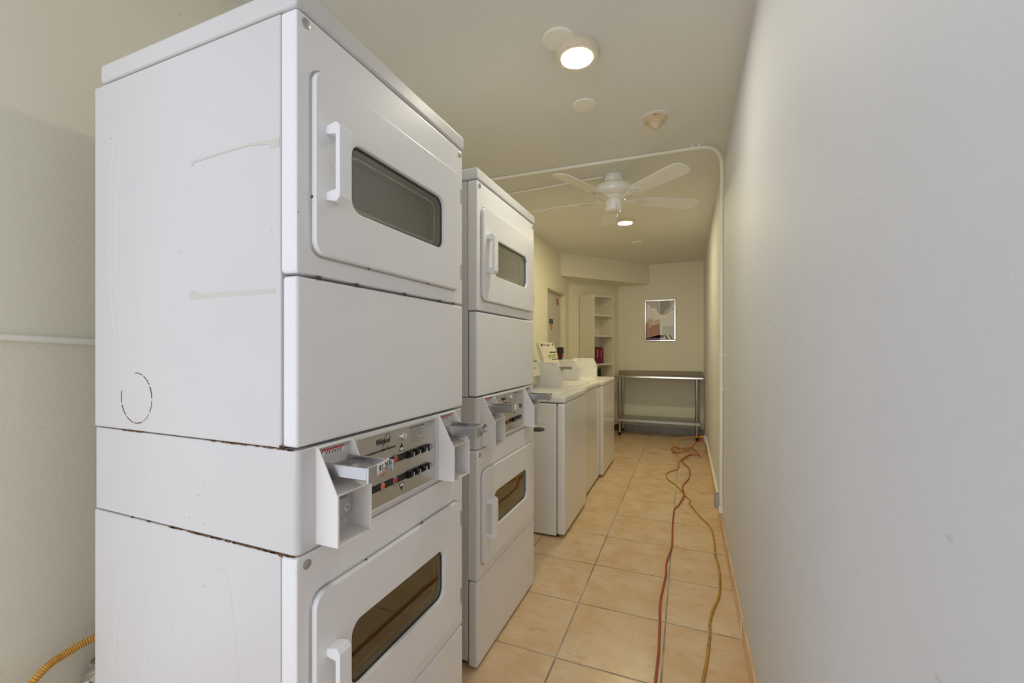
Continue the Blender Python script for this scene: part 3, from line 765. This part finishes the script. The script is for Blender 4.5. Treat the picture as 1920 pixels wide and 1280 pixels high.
# pale ribbon swoop
sw = smooth_path([(.10,.0,.96),(.14,.0,.78),(.30,0,.80),(.44,0,.66),(.58,0,.585),(.74,0,.60),(.88,0,.74),(.96,0,.92)], 6)
g = G(); wds = .035
a = [(.022+p.x*iw, .0062, .022+p.z*ih+.018) for p in sw]; b = [(.022+p.x*iw, .0062, .022+p.z*ih-.018) for p in sw]
g.loft([a, b], caps=(False, False), closed=False); g.build('print_ribbon', mat('print_ribbon', (.92,.86,.78), .3), t)
sw = smooth_path([(.20,0,.80),(.22,0,.64),(.27,0,.48),(.22,0,.38)], 5)
a = [(.022+p.x*iw-.010, .0064, .022+p.z*ih) for p in sw]; b = [(.022+p.x*iw+.010, .0064, .022+p.z*ih) for p in sw]
G().loft([a, b], caps=(False, False), closed=False).build('print_ribbon', mat('print_ribbon2', (.80,.72,.56), .3), t)

# ---------------------------------------------------------------- ceiling fixtures
def ceiling_light(x, y, r, label, h=.036, lens='lens'):
    t = thing('ceiling_light', (x, y, ZC), label, 'ceiling light', group='round ceiling lights')
    G().lathe([(r*.96, 0), (r, -.006), (r, -h+.006), (r*.97, -h), (r*.74, -h), (r*.73, -h+.003), (r*.6, -h+.003)], (0,0,0), 'z', 48).build('housing', M['dullwhite'] if False else mat('lamp_ring', (.74,.66,.52), .4), t, smooth=True)
    G().lathe([(r*.735, -h+.0015), (r*.735, -h-.0006)], (0,0,0), 'z', 48).build('lens', M[lens], t)
    return t
ceiling_light(-.437, 1.820, .091, 'round ceiling light nearest the camera, overlapping a blank cover plate')
ceiling_light(-.570, 4.42, .091, 'round ceiling light beyond the fan', .03, 'lens2')
def cover(x, y, r, label, h=.008):
    o = G().lathe([(r, 0), (r, -h*.4), (r*.93, -h), (r*.5, -h*1.15), (.002, -h*1.2)], (0,0,0), 'z', 40).build('cover_plate', M['pipe'], None, smooth=True, loc=(x, y, ZC))
    tag(o, label, 'cover plate', 'blank ceiling cover plates')
cover(-.492, 1.722, .066, 'round painted cover plate partly behind the near ceiling light')
cover(-.500, 2.239, .061, 'round painted cover plate between near ceiling light and conduit')
cover(-.550, 5.381, .075, 'round painted cover plate beyond the far ceiling light', .012)
t = thing('smoke_detector', (-.161, 2.51, ZC), 'yellowed smoke detector on the ceiling near the right wall', 'smoke detector')
G().lathe([(.072, 0), (.072, -.004), (.060, -.008)], (0,0,0), 'z', 36).build('base_plate', M['ceil'], t, smooth=True)
G().lathe([(.062, -.006), (.060, -.022), (.050, -.030), (.046, -.030), (.045, -.034), (.042, -.034)], (0,0,0), 'z', 36).build('body', mat('yellowed_plastic', (.72,.56,.36), .5), t, smooth=True)
g = G()
for k, (r, z) in enumerate(((.043, -.034), (.037, -.041), (.030, -.048), (.022, -.055))):
    g.lathe([(r, z), (r, z-.004), (r-.006, z-.005), (r-.006, z-.008)], (0,0,0), 'z', 28)
g.lathe([(.016, -.05), (.016, -.062), (.010, -.066)], (0,0,0), 'z', 20)
g.build('vent_rings', mat('yellowed_plastic_light', (.74,.63,.46), .5), t, smooth=False)
G().box(-.006, .006, -.0625, -.058, -.020, -.014).box(.012, .020, -.0615, -.057, -.020, -.014).build('indicator', M['grey_print'], t)

# ceiling fan
FX, FY = -.503, 3.25
t = thing('ceiling_fan', (FX, FY, ZC), 'white five-blade ceiling fan between the two ceiling lights', 'ceiling fan')
G().lathe([(.068, 0), (.070, -.006), (.070, -.030), (.066, -.050), (.058, -.060), (.050, -.062)], (0,0,0), 'z', 40).build('canopy', M['fan'], t, smooth=True)
G().lathe([(.05, -.055), (.075, -.062), (.122, -.074), (.145, -.094), (.152, -.116), (.146, -.137), (.122, -.152), (.085, -.160), (.05, -.162)], (0,0,0), 'z', 56).build('motor_housing', M['fan'], t, smooth=True)
G().lathe([(.085, -.158), (.078, -.174), (.062, -.182), (.055, -.184)], (0,0,0), 'z', 40).build('flywheel', M['fan'], t, smooth=True)
G().lathe([(.056, -.182), (.060, -.196), (.060, -.248), (.054, -.262), (.046, -.267), (.01, -.268)], (0,0,0), 'z', 40).build('switch_housing', M['fan'], t, smooth=True)
G().tube([(.026, -.054, -.225), (.030, -.058, -.25), (.030, -.058, -.335)], .0013, 6).lathe([(.003, -.335), (.005, -.345), (.004, -.358)], (.030, -.058, 0), 'z', 10).build('pull_chain', M['hinge'], t)
for i in range(5):
    a = math.radians(31+72*i); R_ = Matrix.Rotation(a, 4, 'Z')
    g = G()
    out = []
    for u, hw in ((.20, .046), (.24, .055), (.34, .060), (.50, .066), (.60, .068), (.640, .062), (.662, .040), (.668, .0)):
        out.append((u, hw))
    poly = [(u, -h) for u, h in out] + [(u, h) for u, h in reversed(out[:-1])]
    pitch = math.radians(-13)
    def PP(u, v, dz): 
        p = R_ @ Vector((u, v*math.cos(pitch), -.176 + v*math.sin(pitch)+dz)); return tuple(p)
    g.loft([[PP(u, v, -.003) for u, v in poly], [PP(u, v, .003) for u, v in poly]])
    bl = g.build('blade', M['blade'], t, bevel=.0015, seg=1)
    g = G()
    irn = [(.07, .014), (.11, .012), (.15, .020), (.19, .040), (.235, .042), (.26, .022), (.275, .0)]
    poly = [(u, -h) for u, h in irn] + [(u, h) for u, h in reversed(irn[:-1])]
    g.loft([[PP(u, v, -.0075) for u, v in poly], [PP(u, v, -.0032) for u, v in poly]])
    g.build('blade_arm', M['fan'], bl, bevel=.001, seg=1)
    g = G()
    for u, v in ((.205, -.02), (.205, .02), (.245, 0)):
        p = PP(u, v, -.0075); g.lathe([(.0045, -.003), (.0055, -.001), (.0055, 0)], p, 'z', 10)
    g.build('blade_screw', M['hinge'], bl)

# conduits
def clip(g, c, axis, r):
    if axis == 'x': g.box(c[0]-.009, c[0]+.009, c[1]-r-.012, c[1]+r+.004, ZC-.004, ZC-.0).lathe([(r+.002, -.009), (r+.002, .009)], c, 'x', 14)
    else: g.box(XR-.004, XR, c[1]-r-.014, c[1]+r+.006, c[2]-.009, c[2]+.009).lathe([(r+.002, -.009), (r+.002, .009)], c, 'z', 14)
r = .0115; zc = ZC-r-.001; xr = XR-r-.001
t = thing('conduit', (0,0,0), 'painted conduit crossing the ceiling and running down the right wall', 'conduit')
path = [(XL+.005, 2.935, zc), (-1.0, 2.945, zc), (-.5, 2.955, zc), (0.02, 2.965, zc), (.06, 2.966, zc)]
bend = smooth_path([(.06, 2.966, zc), (.115, 2.975, zc-.002), (.165, 3.005, zc-.012), (.198, 3.05, zc-.035), (.213, 3.10, zc-.075), (xr-.003, 3.16, zc-.14), (xr, 3.215, zc-.24), (xr, 3.24, zc-.33)], 6)
path2 = [(xr, 3.255, 1.9), (xr, 3.27, 1.2), (xr, 3.285, .6), (xr, 3.295, .16)]
G().tube(path+[tuple(p) for p in bend[1:]]+path2, r, 14).build('pipe', M['pipe'], t, smooth=True)
g = G()
for c in ((.035, 2.9655, zc), (.075, 2.967, zc)): clip(g, c, 'x', r)
for z, y in ((2.24, 3.245), (1.235, 3.27), (1.00, 3.276)): clip(g, (xr, y, z), 'z', r)
g.build('pipe_clip', M['pipe'], t, smooth=False)
G().lathe([(r+.004, .145), (r+.004, .185), (r+.001, .19)], (xr, 3.295, 0), 'z', 14).build('coupling', M['pipe'], t, smooth=True)
t = tag(G().tube([(XL+.004, 3.29, ZC-.009), (-1.1, 3.255, ZC-.009), (-.575, 3.215, ZC-.009)], .0085, 12).build('conduit', M['pipe'], None, smooth=True), 'short painted conduit on the ceiling feeding the fan from the left wall', 'conduit')
# lower conduit along the right wall skirting and the two outlets
def outlet(y, z, label, h=.095, wd=.075):
    t = thing('outlet_box', (XR, y, z), label, 'outlet', group='steel outlet boxes low on the right wall')
    G().box(-.040, 0, -wd/2, wd/2, 0, h).build('box', M['galv'], t, bevel=.003)
    G().box(-.044, -.040, -wd/2-.002, wd/2+.002, -.002, h+.002).build('cover', M['hinge'], t, bevel=.001)
    g = G()
    for zz in (.028, .068):
        g.lathe([(.016, -.044), (.016, -.047), (.013, -.0475)], (0, 0, zz), 'x', 18)
    g.build('socket', M['label_grey'], t, smooth=True)
    return t
outlet(3.50, .115, 'steel outlet box at the foot of the conduit on the right wall')
outlet(5.62, .150, 'far steel outlet box by the right table leg, with the cords plugged in')
G_ = G().tube([(XR-.012, 3.545, .170), (XR-.012, 4.2, .178), (XR-.012, 5.0, .186), (XR-.012, 5.58, .192)], .0105, 12)
tag(G_.build('conduit', M['pipe'], None, smooth=True), 'low horizontal conduit joining the two outlet boxes above the skirting', 'conduit')
# skirting of conduit at nearer joint strip
tag(G().box(XR-.014, XR-.0105, 2.115, 2.127, .0, .090).build('corner_strip', M['white_print'], None), 'thin white strip standing against the tiled skirting, right wall', 'strip')

# cords on the floor
def zc_(pts, z): return [(x, y, z if not isinstance(z, list) else z[i]) for i, (x, y) in enumerate(pts)]
RED = [(-.102,.75),(-.106,1.3),(-.109,1.721),(-.108,1.899),(-.114,2.087),(-.121,2.297),(-.107,2.562),(-.11,2.713),(-.086,2.957),(-.092,3.269),(-.089,3.612),(-.063,3.727),(-.024,3.927),(-.022,4.054),(-.033,4.185),(-.021,4.334),(.018,4.527),(.034,4.727),(.021,4.959),(-.018,5.086),(-.046,5.226),(-.033,5.342),(.054,5.476),(.118,5.469),(.146,5.548),(.112,5.699),(.042,5.83),(-.059,5.847),(-.139,5.854),(-.174,5.705),(-.144,5.606),(-.057,5.587),(.0,5.68)]
p = [(x, y, .006) for x, y in RED]
p[12:15] = [(x, y, .018) for x, y, z in p[12:15]]
for i in range(21, 33): p[i] = (p[i][0], p[i][1], .010+.012*((i*7) % 3))
p += [(.04, 5.80, .03), (.075, 5.83, .06), (.12, 5.80, .12), (.165, 5.70, .165), (.183, 5.62, .178)]
cr = tag(G().tube(smooth_path(p, 7), .0054, 10).build('extension_cord', M['cord_red'], None, smooth=True), 'orange-red extension cord, the left of the two running along the tiled floor', 'cord')
G().lathe([(.008, -.04), (.014, -.034), (.015, -.012), (.012, 0)], (XR-.047, 5.62, .180), 'x', 14).build('plug', M['cord_red'], cr, smooth=True)
YEL = [(.045,.8),(.05,1.4),(.056,1.758),(.058,1.796),(.075,1.909),(.095,2.08),(.1,2.19),(.119,2.301),(.155,2.449),(.172,2.631),(.174,2.779),(.166,2.939),(.170,3.161),(.158,3.372),(.097,3.552),(.026,3.806),(.028,3.896),(-.017,4.038),(-.048,4.159),(-.09,4.285),(-.153,4.412),(-.185,4.528),(-.175,4.693),(-.101,4.828),(-.074,4.977),(-.075,5.183),(-.011,5.367),(.062,5.53),(.041,5.681),(-.028,5.738),(-.104,5.695),(-.132,5.557),(-.15,5.62)]
p = [(x, y, .0065) for x, y in YEL]
for i in range(26, 33): p[i] = (p[i][0], p[i][1], .030)
p += [(-.150, 5.62, .07), (-.134, 5.6, .135), (-.095, 5.6, .176), (-.02, 5.6, .205), (.10, 5.6, .213), (.165, 5.61, .222), (.185, 5.62, .220)]
cy = tag(G().tube(smooth_path(p, 7), .0056, 10).build('extension_cord', M['cord_yel'], None, smooth=True), 'dirty yellow extension cord, the right of the two running near the right wall', 'cord')
G().lathe([(.008, -.04), (.014, -.034), (.015, -.012), (.012, 0)], (XR-.047, 5.62, .221), 'x', 14).build('plug', M['cord_yel'], cy, smooth=True)

# left wall: pipe, gas hose, foil duct
tag(G().tube([(XL+.012, .41, 1.312), (XL+.012, .53, 1.306), (XL+.012, .75, 1.293), (XL+.012, 1.5, 1.262)], .0085, 12).build('wall_pipe', M['pipe'], None, smooth=True), 'thin painted pipe along the left wall, vanishing behind the nearest dryer', 'pipe')
hp = smooth_path([(-1.52, .440, .02), (-1.518, .445, .20), (-1.512, .475, .37), (-1.505, .552, .462), (-1.50, .60, .484), (-1.49, .665, .492), (-1.47, .74, .47), (-1.45, .82, .40)], 60)
rad = [.0092+.0011*math.sin(i*1.5) for i in range(len(hp))]
tag(G().tube(hp, rad, 12).build('gas_hose', M['hose'], None, smooth=True), 'yellow corrugated gas hose curving behind the nearest dryer', 'hose')
random.seed(9); L = []
dp_ = [(-1.485, .64+.01*math.sin(i), .0+.045*i) for i in range(11)]
g = G()
for i, c in enumerate(smooth_path([(-1.475,.70,.0),(-1.475,.69,.15),(-1.475,.675,.30),(-1.475,.69,.40),(-1.472,.74,.45)], 7)):
    lp = []
    for k in range(22):
        a = 2*PI*k/22; r_ = (.060 if i % 2 else .052)+.006*random.uniform(-1, 1)
        lp.append((c.x+min(r_,.058)*math.cos(a), c.y+r_*math.sin(a), c.z+.010*random.uniform(-1,1)+.01))
    L.append(lp)
g.loft(L)
tag(g.build('foil_duct', M['foil'], None, smooth=False), 'crumpled foil exhaust duct standing between nearest dryer and left wall', 'duct')
